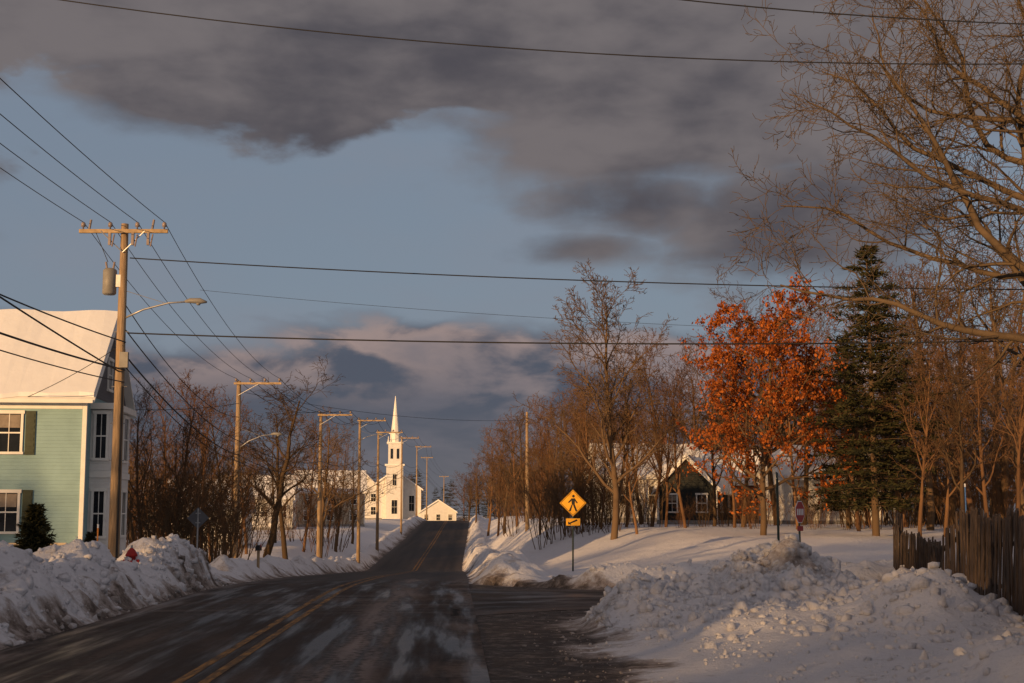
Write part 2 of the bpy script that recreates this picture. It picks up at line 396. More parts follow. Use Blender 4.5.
co.data.attributes.new('dirt','FLOAT','POINT').data.foreach_set('value', cd)

# ------------------------------------------------------------------ trees
def norm(v): return v/(np.linalg.norm(v)+1e-9)
def branch(out, rng, p, d, L, r, lvl, P):
    n=P.get('seg',[9,7,5,4,3])[lvl]; pts=[p]; rad=[r]; wob=P['wob'][lvl]; up=P['up'][lvl]; ds=[d]
    for i in range(n):
        d=norm(d+rng.normal(0,wob,3)+np.array([0,0,up])); p=p+d*(L/n); pts.append(p); ds.append(d)
        rad.append(max(r*(1-(i+1)/n*.82), P['rmin']))
    out.append((pts,rad,lvl))
    if lvl<P['levels']:
        k=P['n'][lvl]; lo=P['lo'][lvl]; az=rng.rand()*6.28
        for j in range(k):
            t=lo+(1-lo)*(j+rng.rand())/k; t=min(t,.99); q=t*n; i=int(q); fr=q-i
            pos=pts[i]*(1-fr)+pts[i+1]*fr; dd=ds[i+1]; rr=rad[i]*(1-fr)+rad[i+1]*fr
            a=np.cross(dd,[0.3,.2,.93]) if abs(dd[2])<.9 else np.cross(dd,[1,0,0]); a=norm(a); b=np.cross(dd,a)
            az+=2.4+rng.normal(0,.4); an=P['ang'][lvl]*(.75+.5*rng.rand())
            cd_=norm(dd*math.cos(an)+(a*math.cos(az)+b*math.sin(az))*math.sin(an))
            cl=L*P['ratio'][lvl]*(1-P['tap'][lvl]*t)*(.6+.7*rng.rand())
            branch(out,rng,pos,cd_,cl,max(rr*P.get('rr',.62),P['rmin']),lvl+1,P)
def tubes_of(out, rscale=1):
    T=Tubes()
    for pts,rad,l in out: T.add(pts,np.array(rad)*rscale,[8,6,4,3,3][l],cap=False)
    return T
BASE=dict(levels=4,n=[13,7,5,3],lo=[.25,.25,.2,.15],ratio=[.5,.52,.5,.55],tap=[.55,.4,.4,.3],
          ang=[.85,.75,.7,.7],wob=[.05,.13,.18,.22,.24],up=[.02,.07,.04,.02,.0],rmin=.010)
def proto(seed,H,r,**kw):
    P=dict(BASE);P.update(kw);rng=np.random.RandomState(seed);out=[]
    branch(out,rng,np.array([0,0,-.4]),norm(np.array([rng.normal(0,.04),rng.normal(0,.04),1])),H,r,0,P)
    return out
def bare(name,seed,H,r,m,**kw):
    out=proto(seed,H,r,**kw); T=tubes_of(out); V=np.concatenate(T.v); s=12.0/V[:,2].max()
    T.v=[V*s]; return T.mesh(name,m)
PR=[bare('bare_tree_mesh_a',1,12,.20,M['bark']),
    bare('bare_tree_mesh_b',2,12,.17,M['barkred'],ang=[.6,.65,.7,.7],up=[.02,.10,.07,.04,0],ratio=[.6,.5,.5,.5]),
    bare('bare_tree_mesh_c',3,12,.21,M['bark'],lo=[.35,.2,.2,.15],n=[11,8,6,4]),
    bare('bare_tree_mesh_d',4,12,.15,M['barkred'],ang=[.5,.6,.7,.8],n=[16,7,5,3],ratio=[.42,.5,.5,.5]),
    bare('bare_tree_mesh_e',14,12,.19,M['bark'],ang=[.7,.7,.7,.8],wob=[.11,.18,.2,.22,.24],n=[12,7,5,3],lo=[.3,.2,.2,.1])]
slim=bare('bare_tree_mesh_slim',12,12,.16,M['bark'],ang=[.55,.6,.65,.7],n=[24,9,6,4],lo=[.16,.2,.2,.15],ratio=[.42,.50,.5,.5],tap=[.60,.4,.4,.3],up=[.03,.08,.04,.03,0],wob=[.045,.15,.18,.22,.24])
def shrub_mesh(name,seed,m,H=4.0):
    rng=np.random.RandomState(seed);out=[]
    P=dict(BASE);P.update(levels=3,n=[5,4,3],ratio=[.5,.5,.5],lo=[.25,.2,.2],ang=[.5,.55,.6],rmin=.007,wob=[.10,.14,.18,.2],up=[.03,.05,.03,0],seg=[6,5,4,3])
    for i in range(11):
        a=rng.rand()*6.28;rr=rng.rand()**.5*1.0
        branch(out,rng,np.array([rr*math.cos(a),rr*math.sin(a),-.2]),norm(np.array([math.cos(a)*.35*rr,math.sin(a)*.35*rr,1])),H*(.5+.6*rng.rand()),.025,0,P)
    return tubes_of(out).mesh(name,m)
SH=[shrub_mesh('shrub_mesh_a',5,M['barkred']),shrub_mesh('shrub_mesh_b',6,M['bark'])]
def conifer_meshes(name,seed,H,R,dens=1.0,gap=.018):
    rng=np.random.RandomState(seed);T=Tubes();T.add([(0,0,-.4),(0,0,H*.5),(0.05,0,H)],[H*.013,H*.008,.01],7,False)
    V=[];z=.10*H
    while z<H*.985:
        t=z/H;Lm=R*min(1.0,(1-t)**.75*1.25)*(.60+.7*rng.rand())+.12
        if t<.2: Lm*=.55+t*2
        nb=4+rng.randint(4)
        for k in range(nb):
            a=rng.rand()*6.283;L=Lm*(.45+.75*rng.rand());rise=.35*t
            n=7;ps=[]
            for i in range(n+1):
                s=i/n;ps.append((math.cos(a)*L*s,math.sin(a)*L*s,z+L*(rise*s-.28*s*s+.16*s**3)))
            ps=np.array(ps);T.add(ps,np.linspace(.02+.02*(1-t),.008,n+1),3,False)
            m=int((8+L*20)*dens)
            s=rng.rand(m)**.65;idx=np.minimum((s*n).astype(int),n-1);fr=(s*n-idx)[:,None]
            c=ps[idx]*(1-fr)+ps[idx+1]*fr
            perp=np.array([-math.sin(a),math.cos(a),0]);out=np.array([math.cos(a),math.sin(a),0])
            side=rng.normal(0,1,m)[:,None]
            w=.17*L*(1.15-s)[:,None]
            c=c+perp*side*w+rng.normal(0,.05,(m,3))
            d=out*.7+perp*side*.6+np.array([0,0,.15])+rng.normal(0,.4,(m,3));d/=np.linalg.norm(d,axis=1,keepdims=True)
            q=np.cross(d,rng.normal(0,1,(m,3)));q/=np.linalg.norm(q,axis=1,keepdims=True)
            ln=(.18+.16*rng.rand(m))[:,None];wd=.045
            V.append(np.stack([c-q*wd,c+q*wd,c+d*ln+q*wd*.3],1).reshape(-1,3))
        z+=H*gap*(.6+.8*rng.rand())
    V=np.concatenate(V);Fc=np.arange(len(V)).reshape(-1,3)
    return T.mesh(name+'_wood',M['bark']),mesh_obj(name+'_needles',V,Fc,M['needle'],link=False)
CONI=conifer_meshes('conifer',7,14,3.0,1.15,.017); CONS=conifer_meshes('small_conifer',8,3,.8,1.2)
CONB=conifer_meshes('woodland_conifer',17,14,2.6,.55,.024)

def tree(name,me,px,Y,top,rz=None,wide=1.0,parent=None,x=None):
    p=W(px,400,Y); X=p[0] if x is None else x; zb=tz(X,Y); zt=W(px,top,Y)[2]; s=(zt-zb)/12.0
    o=inst(name,me,(X,Y,zb),random.random()*6.28 if rz is None else rz,(s*wide,s*wide,s),parent); return o
def conifer(name,ms,x,y,s,wide=1.0):
    e=empty(name,(x,y,tz(x,y)),random.random()*6); e.scale=(s*wide,s*wide,s)
    inst('trunk_and_limbs',ms[0],(0,0,0),0,parent=e); inst('needles',ms[1],(0,0,0),0,parent=e); return e

tree('bare_tree',slim,612,76,258,.6,1.15)
tree('bare_tree',PR[4],268,88,350,1.0,1.5)
tree('bare_tree',PR[0],322,120,400,2.0,1.15)
tree('bare_tree',PR[2],290,100,382,4.0,1.1)
for px,Y,top,k in [(150,64,375,1),(176,70,368,3),(205,75,378,1),(140,74,385,4),(190,62,420,1),(228,90,392,0),(215,95,390,3),(165,88,372,1),(338,140,420,4),(354,160,438,0),
                   (250,115,396,3),(306,128,410,1),(278,140,412,4),(330,160,430,1)]:
    tree('bare_tree',PR[k],px,Y,top)
for px,Y,top,k in [(528,118,398,2),(548,112,388,4),(572,100,368,1),(592,92,375,3),(505,140,408,0),(488,165,422,1),(640,96,338,4),(664,98,328,3),(690,112,330,1),(712,112,322,0),
                   (540,98,405,3),(560,102,385,1),(582,106,368,4),(650,86,352,1),(625,84,372,3),(517,132,405,1),(498,150,418,3),(476,210,444,4),(600,84,415,1),(732,82,372,3),
                   (735,108,310,3),(800,92,285,4),(822,98,280,1),(902,84,255,1),(925,78,246,0),(948,84,245,4),(972,74,250,1),(1000,80,232,0),(1022,72,240,4),(1048,76,225,3),
                   (775,90,262,4),(915,66,330,3),(960,64,325,4),(1010,62,310,3),(885,95,250,0),(990,92,226,2),(935,95,236,2),(855,76,340,3),(795,78,350,1),(740,84,330,4),
                   (664,84,375,3),(684,80,362,1),(712,86,358,4),(636,76,400,1),(865,88,300,1),(895,70,345,1),(940,68,340,1),(985,66,320,1)]:
    tree('bare_tree',PR[k],px,Y,top)
def thicket(name,items,me_list=None):
    e=empty(name)
    for i,(px,Y,top) in enumerate(items):
        ml=me_list or SH; p=W(px,500,Y);zb=tz(p[0],Y);s=max(.3,(W(px,top,Y)[2]-zb)/4.2)
        inst('shrub_%d'%i,ml[i%len(ml)],(p[0],Y,zb),random.random()*6.28,(s,s,s),e)
random.seed(8)
thicket('roadside_thicket',[(random.uniform(125,228),random.uniform(62,85),random.uniform(450,510)) for i in range(24)])
thicket('roadside_thicket',[(random.uniform(240,335),random.uniform(120,170),random.uniform(475,503)) for i in range(9)])
thicket('roadside_thicket',[(random.uniform(545,655),random.uniform(80,98),random.uniform(445,500)) for i in range(24)])
thicket('roadside_thicket',[(random.uniform(655,735),random.uniform(80,88),random.uniform(488,508)) for i in range(7)])
thicket('roadside_thicket',[(random.uniform(850,1060),random.uniform(78,100),random.uniform(400,490)) for i in range(34)])
thicket('roadside_thicket',[(random.uniform(732,860),random.uniform(78,90),random.uniform(480,508)) for i in range(14)])
thicket('roadside_thicket',[(x,random.uniform(110,190) if x>515 else random.uniform(210,280),random.uniform(455,500)) for x in [random.uniform(492,565) for _ in range(26)]])
def far_line(name,px0,px1,Y0,Y1,top0,top1,n):
    e=empty(name)
    for i in range(n):
        px=random.uniform(px0,px1);Y=random.uniform(Y0,Y1);t=(px-px0)/(px1-px0);top=top0+(top1-top0)*t+random.uniform(-14,12)
        p=W(px,400,Y);zb=tz(p[0],Y);s=(W(px,top,Y)[2]-zb)/12
        inst('tree_%d'%i,PR[i%4],(p[0],Y,zb),random.random()*6,(s*1.25,s*1.25,s),e)
far_line('distant_treeline',462,560,270,420,474,442,24)
far_line('distant_treeline',60,430,320,430,464,480,36)
far_line('distant_treeline',560,1100,140,220,398,380,38)
far_line('distant_treeline',-60,245,110,160,440,446,15)
e=empty('distant_treeline')
for i in range(22):
    px=random.uniform(410,600);Y=random.uniform(390,520);p=W(px,400,Y);s=random.uniform(.8,1.2)
    inst('conifer_%d'%i,CONB[1],(p[0],Y,tz(p[0],Y)-1),random.random()*6,(s*1.5,s*1.5,s),e)
e=empty('distant_treeline')
for i,(px,Y,s) in enumerate([(700,125,.75),(725,135,.85),(780,120,.8),(815,118,.85),(905,120,1.0),(940,125,1.05),(985,120,1.1),(1020,118,1.1),(1055,115,1.2),(660,140,.75),(750,140,.9),(860,125,.9)]):
    p=W(px,400,Y); inst('conifer_%d'%i,CONB[1],(p[0],Y,tz(p[0],Y)),random.random()*6,(s*1.4,s*1.4,s),e)

conifer('pine_tree',CONI,W(872,400,68)[0],68,1.03,1.05)
conifer('pine_tree',CONI,W(845,400,80)[0],80,.80)
conifer('evergreen_shrub',CONS,W(36,500,46)[0],46,.66)
conifer('evergreen_shrub',CONS,W(92,500,48)[0],48,.40)

def oak(px,Y,top):
    p=W(px,400,Y);zb=tz(p[0],Y);H=W(px,top,Y)[2]-zb
    e=empty('oak_tree',(p[0],Y,zb)); e.scale=(.86,.86,.97)
    out=proto(21,H*.93,.2,lo=[.16,.2,.2,.15],n=[28,9,5,3],ratio=[.56,.5,.5,.5],tap=[.52,.4,.4,.3],ang=[1.15,.8,.7,.7],levels=3,seg=[9,7,5,4],up=[.02,.05,.02,0,0])
    inst('trunk_and_limbs',tubes_of(out).mesh('oak_wood',M['bark']),(0,0,0),parent=e)
    rng=np.random.RandomState(4);C=[]
    for pts,rad,l in out:
        if l<2: continue
        pts=np.array(pts);n=13 if l==3 else 12
        t=rng.rand(n)**.7*(len(pts)-1.001);i=t.astype(int);fr=(t-i)[:,None]
        C.append(pts[i]*(1-fr)+pts[i+1]*fr+rng.normal(0,.11,(n,3)))
    C=np.concatenate(C)
    keep=(fbm(C[:,0]*1.0+C[:,2]*.7,C[:,1]+C[:,2]*.9,1.3,3)>-.13)&(C[:,2]>.9);C=C[keep]
    m=len(C);a=rng.normal(0,1,(m,3));a/=np.linalg.norm(a,axis=1,keepdims=True)
    b=np.cross(a,rng.normal(0,1,(m,3)));b/=np.linalg.norm(b,axis=1,keepdims=True)
    ln=(.07+.06*rng.rand(m))[:,None]
    V=np.stack([C-a*ln,C+b*ln*.6,C+a*ln,C-b*ln*.6],1).reshape(-1,3)
    inst('leaves',mesh_obj('oak_leaves',V,np.arange(len(V)).reshape(-1,4),M['oakleaf'],link=False),(0,0,0),parent=e)
oak(760,70,292)

def big_tree():
    X=15.7;Y=38.;zb=tz(X,Y);e=empty('maple_tree',(X,Y,zb));rng=np.random.RandomState(35);out=[]
    P=dict(BASE);P.update(levels=4,n=[0,12,8,5],lo=[.3,.18,.12,.1],ratio=[.5,.46,.48,.52],tap=[.5,.40,.4,.3],ang=[.9,.8,.75,.7],wob=[.03,.17,.22,.24,.25],up=[0,.03,.05,.02,0],rmin=.0085,seg=[8,13,8,5,4],rr=.50)
    tp=[np.array([0,0,-.4]),np.array([-.1,0,3.]),np.array([.1,.1,6.]),np.array([-.2,0,9.]),np.array([0,.2,12.5]),np.array([.2,0,17.])]
    out.append((tp,[.48,.42,.36,.28,.18,.05],0))
    limbs=[((0,0,6.4),(-.95,.3,.40),8.6,.14),((-.1,0,8.0),(-1,-.2,.12),9.2,.15),((-.2,0,9.2),(-.9,.35,.7),8.8,.14),
           ((0,.1,10.6),(-.75,-.3,1.0),8.2,.13),((.1,0,12.),(-.6,.3,1.2),7.2,.1),((.0,.1,5.6),(-.6,-.8,.6),7.0,.12),((0,.1,7.4),(-.6,.85,.5),7.5,.12),((0,0,9.8),(.8,.3,.8),7,.12),((0,0,7),(.9,-.4,.5),8,.13),
           ((0,0,12.8),(-.2,-.5,1.2),6.0,.1),((0,0,11.4),(-.95,.1,.6),8.6,.11),((0,.1,4.9),(-.8,.6,.45),6.0,.09),((0,0,9.9),(-1,-.4,.35),8.6,.11),
           ((0,0,10.4),(-1,.5,.55),9.0,.11),((0,0,8.7),(-1,.15,.30),9.0,.11),((0,0,12.4),(-1,.0,.75),7.6,.10)]
    for p,d,L,r in limbs: branch(out,rng,np.array(p,float),norm(np.array(d,float)),L,r,1,P)
    inst('trunk_and_limbs',tubes_of(out).mesh('maple_wood',M['barkgrey']),(0,0,0),parent=e)
big_tree()

# unseen conifer rows, added behind the camera to cast evening shade over the street
AZ=math.radians(35); EL=math.radians(7.0)
hd=np.array([-math.sin(AZ),-math.cos(AZ)]); pd=np.array([math.cos(AZ),-math.sin(AZ)])
e=empty('unseen_shade_trees')
for i in range(60):
    for row in range(2):
        q=-80+i*2.7
        c=hd*(58+row*7+random.uniform(-2,2))+pd*(q+random.uniform(-1,1))
        s=(16.5+(2.8 if q>-22 else 0)+random.uniform(-2.5,1.5))/14
        inst('conifer_%d'%(i*2+row),CONB[1],(c[0],c[1],tz(c[0],c[1])-1.2),random.random()*6,(s*1.7,s*1.7,s),e)

# ------------------------------------------------------------------ buildings
def window(parent,face,cx,cz,w,h,pos,curtain=False):
    def bx(nm,a0,a1,z0,z1,o0,o1,m):
        if face=='f': box(nm,a0,a1,pos-o1,pos-o0,z0,z1,m,parent)
        elif face=='r': box(nm,pos+o0,pos+o1,a0,a1,z0,z1,m,parent)
        else: box(nm,pos-o1,pos-o0,a0,a1,z0,z1,m,parent)
    t=.09; a0,a1,z0,z1=cx-w/2,cx+w/2,cz-h/2,cz+h/2
    bx('glass',a0,a1,z0,z1,.002,.02,M['glass'])
    if curtain: bx('blind',a0+.03,a1-.03,cz+.18,z1-.03,.021,.026,M['curtain'])
    bx('casing_l',a0-t,a0,z0,z1,0,.06,M['trim']);bx('casing_r',a1,a1+t,z0,z1,0,.06,M['trim'])
    bx('head',a0-t-.04,a1+t+.04,z1,z1+t+.03,0,.08,M['trim']);bx('sill',a0-t-.04,a1+t+.04,z0-t,z0,0,.09,M['trim'])
    bx('meeting_rail',a0,a1,cz-.025,cz+.025,.027,.045,M['trim']);bx('muntin',cx-.012,cx+.012,z0,cz-.026,.022,.034,M['trim']);bx('muntin_top',cx-.012,cx+.012,cz+.026,z1,.027,.036,M['trim'])

def house(name,loc,rz,w,d,hw_,hr,wall,roof,nwin=(3,2),gwin=(2,2),ridge='x',over=.35,winw=.85,winh=1.35,chim=False,right_w=True,left_w=True):
    e=empty(name,loc,rz); x0,x1,y0,y1=-w/2,w/2,-d/2,d/2
    box('foundation',x0-.03,x1+.03,y0-.03,y1+.03,-1.5,.35,M['foundation'],e)
    if ridge=='x':
        v=[(x0,y0,.35),(x1,y0,.35),(x1,y1,.35),(x0,y1,.35),(x0,y0,hw_),(x1,y0,hw_),(x1,y1,hw_),(x0,y1,hw_),(x0,0,hw_+hr),(x1,0,hw_+hr)]
        f=[(0,1,5,4),(2,3,7,6),(1,2,6,9,5),(3,0,4,8,7)]
    else:
        v=[(x0,y0,.35),(x1,y0,.35),(x1,y1,.35),(x0,y1,.35),(x0,y0,hw_),(x1,y0,hw_),(x1,y1,hw_),(x0,y1,hw_),(0,y0,hw_+hr),(0,y1,hw_+hr)]
        f=[(0,1,5,8,4),(2,3,7,9,6),(1,2,6,5),(3,0,4,7)]
    mesh_obj('walls',v,f,wall,e)
    half=(d if ridge=='x' else w)/2; sl=hr/half; T=.12; S=.20
    a0=(x0 if ridge=='x' else y0)-over; a1=(x1 if ridge=='x' else y1)+over; eo=half+over
    def slab(nm,zo,th,m,inset=0,sag=0):
        vv=[];n=24
        for i in range(n+1):
            a=a0+inset+(a1-a0-2*inset)*i/n
            wv=.05*math.sin(i*1.7)+.04*math.sin(i*.6+1) if sag else 0
            tw=.04*math.sin(i*1.1+2) if sag else 0
            prof=[(-eo+inset+wv,hw_-sl*(over-inset)+sl*wv+zo),(0,hw_+hr+zo),(eo-inset,hw_-sl*(over-inset)+zo),(eo-inset,hw_-sl*(over-inset)+zo+th),(0,hw_+hr+zo+th+tw),(-eo+inset+wv,hw_-sl*(over-inset)+sl*wv+zo+th*.8)]
            for b,z in prof: vv.append((a,b,z) if ridge=='x' else (b,a,z))
        ff=[]
        for i in range(n):
            for k in range(6):
                k2=(k+1)%6; ff.append((i*6+k,i*6+k2,(i+1)*6+k2,(i+1)*6+k))
        ff.append((0,1,4,5));ff.append((1,2,3,4));ff.append((n*6,n*6+1,n*6+4,n*6+5));ff.append((n*6+1,n*6+2,n*6+3,n*6+4))
        mesh_obj(nm,vv,ff,m,e)
    slab('roof_boards',.01,T,M['trim'])
    slab('roof_snow' if roof is M['roofsnow'] else 'roof_cover',T+.012,S if roof is M['roofsnow'] else .05,roof,.05,roof is M['roofsnow'])
    for nm,cx,cy in (('corner_board_a',x0,y0),('corner_board_b',x1,y0)):
        box(nm,cx-(.12 if cx>0 else .03),cx+(.03 if cx>0 else .12),cy-.03,cy+.10,.36,hw_-.06,M['trim'],e)
    floors=max(1,int(round(hw_/3.0)))
    for fl in range(floors):
        cz=.35+ (hw_-.35)/floors*(fl+.55)
        for i in range(nwin[0]): window(e,'f',x0+w*(i+.5)/nwin[0],cz,winw,winh,y0,i%2==0)
        for i in range(gwin[0]):
            yy=y0+d*(i+.5)/gwin[0]
            if right_w: window(e,'r',yy,cz,winw,winh,x1)
            if left_w: window(e,'l',yy,cz,winw,winh,x0)
    if chim: box('chimney',w*.15,w*.15+.7,-.1,.6,hw_+hr-.8,hw_+hr+1.1,M['brick'],e)
    return e

TH=math.radians(5.5); zt0=.35
cr=W(83,500,50); ev=W(83,395,50)[2]-zt0; rid=W(100,312,54)[2]-zt0
hwid,hdep=12.0,8.0
ux=np.array([math.cos(TH),math.sin(TH)]);uy=np.array([-math.sin(TH),math.cos(TH)])
cen=np.array([cr[0],50.])-ux*hwid/2+uy*hdep/2
hrr=rid-ev-.3
bh=house('teal_house',(cen[0],cen[1],zt0),TH,hwid,hdep,ev,hrr,M['teal'],M['roofsnow'],nwin=(0,0),gwin=(0,0),over=.35)
mesh_obj('gable_shingles',[(hwid/2+.02,-hdep/2+.05,ev+.02),(hwid/2+.02,hdep/2-.05,ev+.02),(hwid/2+.02,0,ev+hrr-.04)],[(0,1,2)],M['gable'],bh)
for cx in (4.0,1.0,-2,-5):
    for cz in (1.75,4.55):
        window(bh,'f',cx-.65,cz,.80,1.35,-hdep/2,True)
        for s in (-1,1):
            xx=cx-.65+s*.74; box('shutter',xx-.17,xx+.17,-hdep/2-.05,-hdep/2-.005,cz-.78,cz+.78,M['shutter'],bh)
            for q in range(7): box('louvre',xx-.13,xx+.13,-hdep/2-.065,-hdep/2-.051,cz-.7+q*.21,cz-.7+q*.21+.12,M['shutter'],bh)
box('frieze_board',-hwid/2+.13,hwid/2-.13,-hdep/2-.028,-hdep/2+.05,ev-.50,ev-.12,M['trim'],bh)
box('gutter',-hwid/2-.3,hwid/2+.3,-hdep/2-.48,-hdep/2-.36,ev-.32,ev-.2,M['trim'],bh)
bx0=hwid/2
box('bay_walls',bx0-.02,bx0+.75,-3.1,.6,.2,ev-.45,M['white'],bh); box('bay_cornice',bx0-.01,bx0+.95,-3.3,.8,ev-.44,ev-.22,M['trim'],bh)
box('bay_belt',bx0+.01,bx0+.80,-3.15,.65,3.0,3.22,M['trim'],bh)
for cz in (1.7,4.5):
    for cy in (-2.3,-.4): window(bh,'r',cy,cz,.8,1.6,bx0+.75)
    window(bh,'f',bx0+.38,cz,.36,1.6,-3.1)
    window(bh,'r',2.6,cz,.8,1.4,bx0)
window(bh,'r',0,ev+1.1,.7,1.1,bx0+.021)
for i in range(26): box('baluster',-1.0+i*.26,-.95+i*.26,-hdep/2-1.25,-hdep/2-1.2,.0,.62,M['cream'],bh)
box('porch_rail',-1.1,5.75,-hdep/2-1.28,-hdep/2-1.17,.621,.70,M['cream'],bh)

def place_house(name,px,Y,**k):
    p=W(px,500,Y); zb=k.pop('zb',None); zb=tz(p[0],Y)-.1 if zb is None else zb
    return house(name,(p[0],Y,zb),k.pop('rz'),**k)
place_house('dark_gabled_house',696,98,rz=math.radians(-16),w=4.0,d=8,hw_=2.4,hr=2.0,wall=M['darkwall'],roof=M['roofsnow'],nwin=(2,1),gwin=(2,1),ridge='y',winw=.6,winh=1.1)
place_house('white_house',644,112,rz=math.radians(6),w=8,d=8,hw_=3.5,hr=2.4,wall=M['white'],roof=M['roofsnow'],nwin=(3,2),gwin=(2,2),chim=True)
place_house('white_house',834,98,rz=math.radians(3),w=9,d=7,hw_=3.2,hr=2.0,wall=M['white'],roof=M['roofsnow'],nwin=(4,1),gwin=(2,1))
place_house('red_barn',764,106,rz=math.radians(3),w=9,d=7,hw_=3.0,hr=2.2,wall=M['brick'],roof=M['roofsnow'],nwin=(4,1),gwin=(2,1))
place_house('white_garage',935,104,rz=math.radians(-4),w=7,d=6,hw_=2.3,hr=1.4,wall=M['white'],roof=M['roofsnow'],nwin=(2,1),gwin=(1,1))
place_house('white_house',258,195,rz=math.radians(6),w=10,d=10,hw_=4.2,hr=3.0,wall=M['white'],roof=M['roofsnow'],nwin=(4,2),gwin=(3,2))
place_house('cream_house',330,210,rz=math.radians(8),w=10,d=9,hw_=5.0,hr=3.0,wall=M['cream'],roof=M['roofsnow'],nwin=(3,2),gwin=(2,2))
place_house('white_house',364,255,rz=math.radians(8),w=6,d=9,hw_=5.0,hr=3.0,wall=M['white'],roof=M['roofsnow'],nwin=(2,2),gwin=(2,2),ridge='y')
place_house('white_house',198,130,rz=math.radians(4),w=9,d=8,hw_=3.4,hr=2.6,wall=M['white'],roof=M['roofsnow'],nwin=(3,2),gwin=(2,2))
place_house('white_cottage',438,335,rz=math.radians(4),w=8.4,d=8,hw_=2.9,hr=2.7,wall=M['white'],roof=M['roofsnow'],nwin=(3,1),gwin=(2,1),ridge='y',zb=-.3)

def church():
    Y=330; p=W(394.5,500,Y); zb=tz(p[0],Y)-.3; e=empty('church',(p[0],Y,zb),math.radians(4)); z=lambda py: W(394,py,Y)[2]-zb
    a=1.95
    box('tower_base',-a,a,-a,a,-1,z(466),M['white'],e); box('tower_cornice',-a-.35,a+.35,-a-.35,a+.35,z(466),z(464.3),M['trim'],e)
    b=1.55; box('belfry',-b,b,-b,b,z(464.3),z(444),M['white'],e); box('belfry_cornice',-b-.35,b+.35,-b-.35,b+.35,z(444),z(442.3),M['trim'],e)
    for s in (-.72,.72):
        box('louver',s-.30,s+.30,-b-.05,-b-.005,z(459),z(449),M['glass'],e); box('louver_side',b+.005,b+.05,s-.30,s+.30,z(459),z(449),M['glass'],e)
    c=1.15; t=Tubes(); t.add([(0,0,z(442.3)),(0,0,z(434))],[c,c],8); t.obj('lantern',M['trim'],e,False)
    t=Tubes(); t.add([(0,0,z(434)),(0,0,z(433))],[c+.25,c+.25],8); t.obj('lantern_cornice',M['trim'],e,False)
    t=Tubes(); t.add([(0,0,z(433)),(0,0,z(396))],[c*.85,.06],8); t.obj('spire',M['trim'],e,False)
    for sx in (-1,1):
        for sy in (-1,1):
            t=Tubes(); t.add([(sx*b,sy*b,z(442.3)),(sx*b,sy*b,z(436.5))],[.22,.04],6); t.obj('pinnacle',M['trim'],e,False)
    window(e,'f',0,z(480),.9,2.6,-a); window(e,'f',0,z(507),1.3,3.2,-a); window(e,'r',0,z(480),1.1,3.0,a)
    w,d,h1,h2=6.2,22,7.2,4.4
    v=[(-w,a,-1),(w,a,-1),(w,a+d,-1),(-w,a+d,-1),(-w,a,h1),(w,a,h1),(w,a+d,h1),(-w,a+d,h1),(0,a,h1+h2),(0,a+d,h1+h2)]
    mesh_obj('nave_walls',v,[(0,1,5,8,4),(2,3,7,9,6),(1,2,6,5),(3,0,4,7)],M['white'],e)
    r=[(-w-.5,a-.3,h1-.35),(0,a-.3,h1+h2),(w+.5,a-.3,h1-.35),(w+.5,a+d,h1-.35),(0,a+d,h1+h2),(-w-.5,a+d,h1-.35)]
    r2=r+[(x,y,zz+.35) for x,y,zz in r]
    mesh_obj('nave_roof_snow',r2,[(0,1,4,5),(1,2,3,4),(6,11,10,7),(7,10,9,8),(0,6,7,1),(1,7,8,2),(2,8,9,3),(0,5,11,6),(3,9,10,4),(4,10,11,5)],M['roofsnow'],e)
    for x in (-4,4): window(e,'f',x,3.9,1.2,3.6,a)
    for k in range(4): window(e,'r',a+3+k*5,4,1.2,3.6,w)
church()

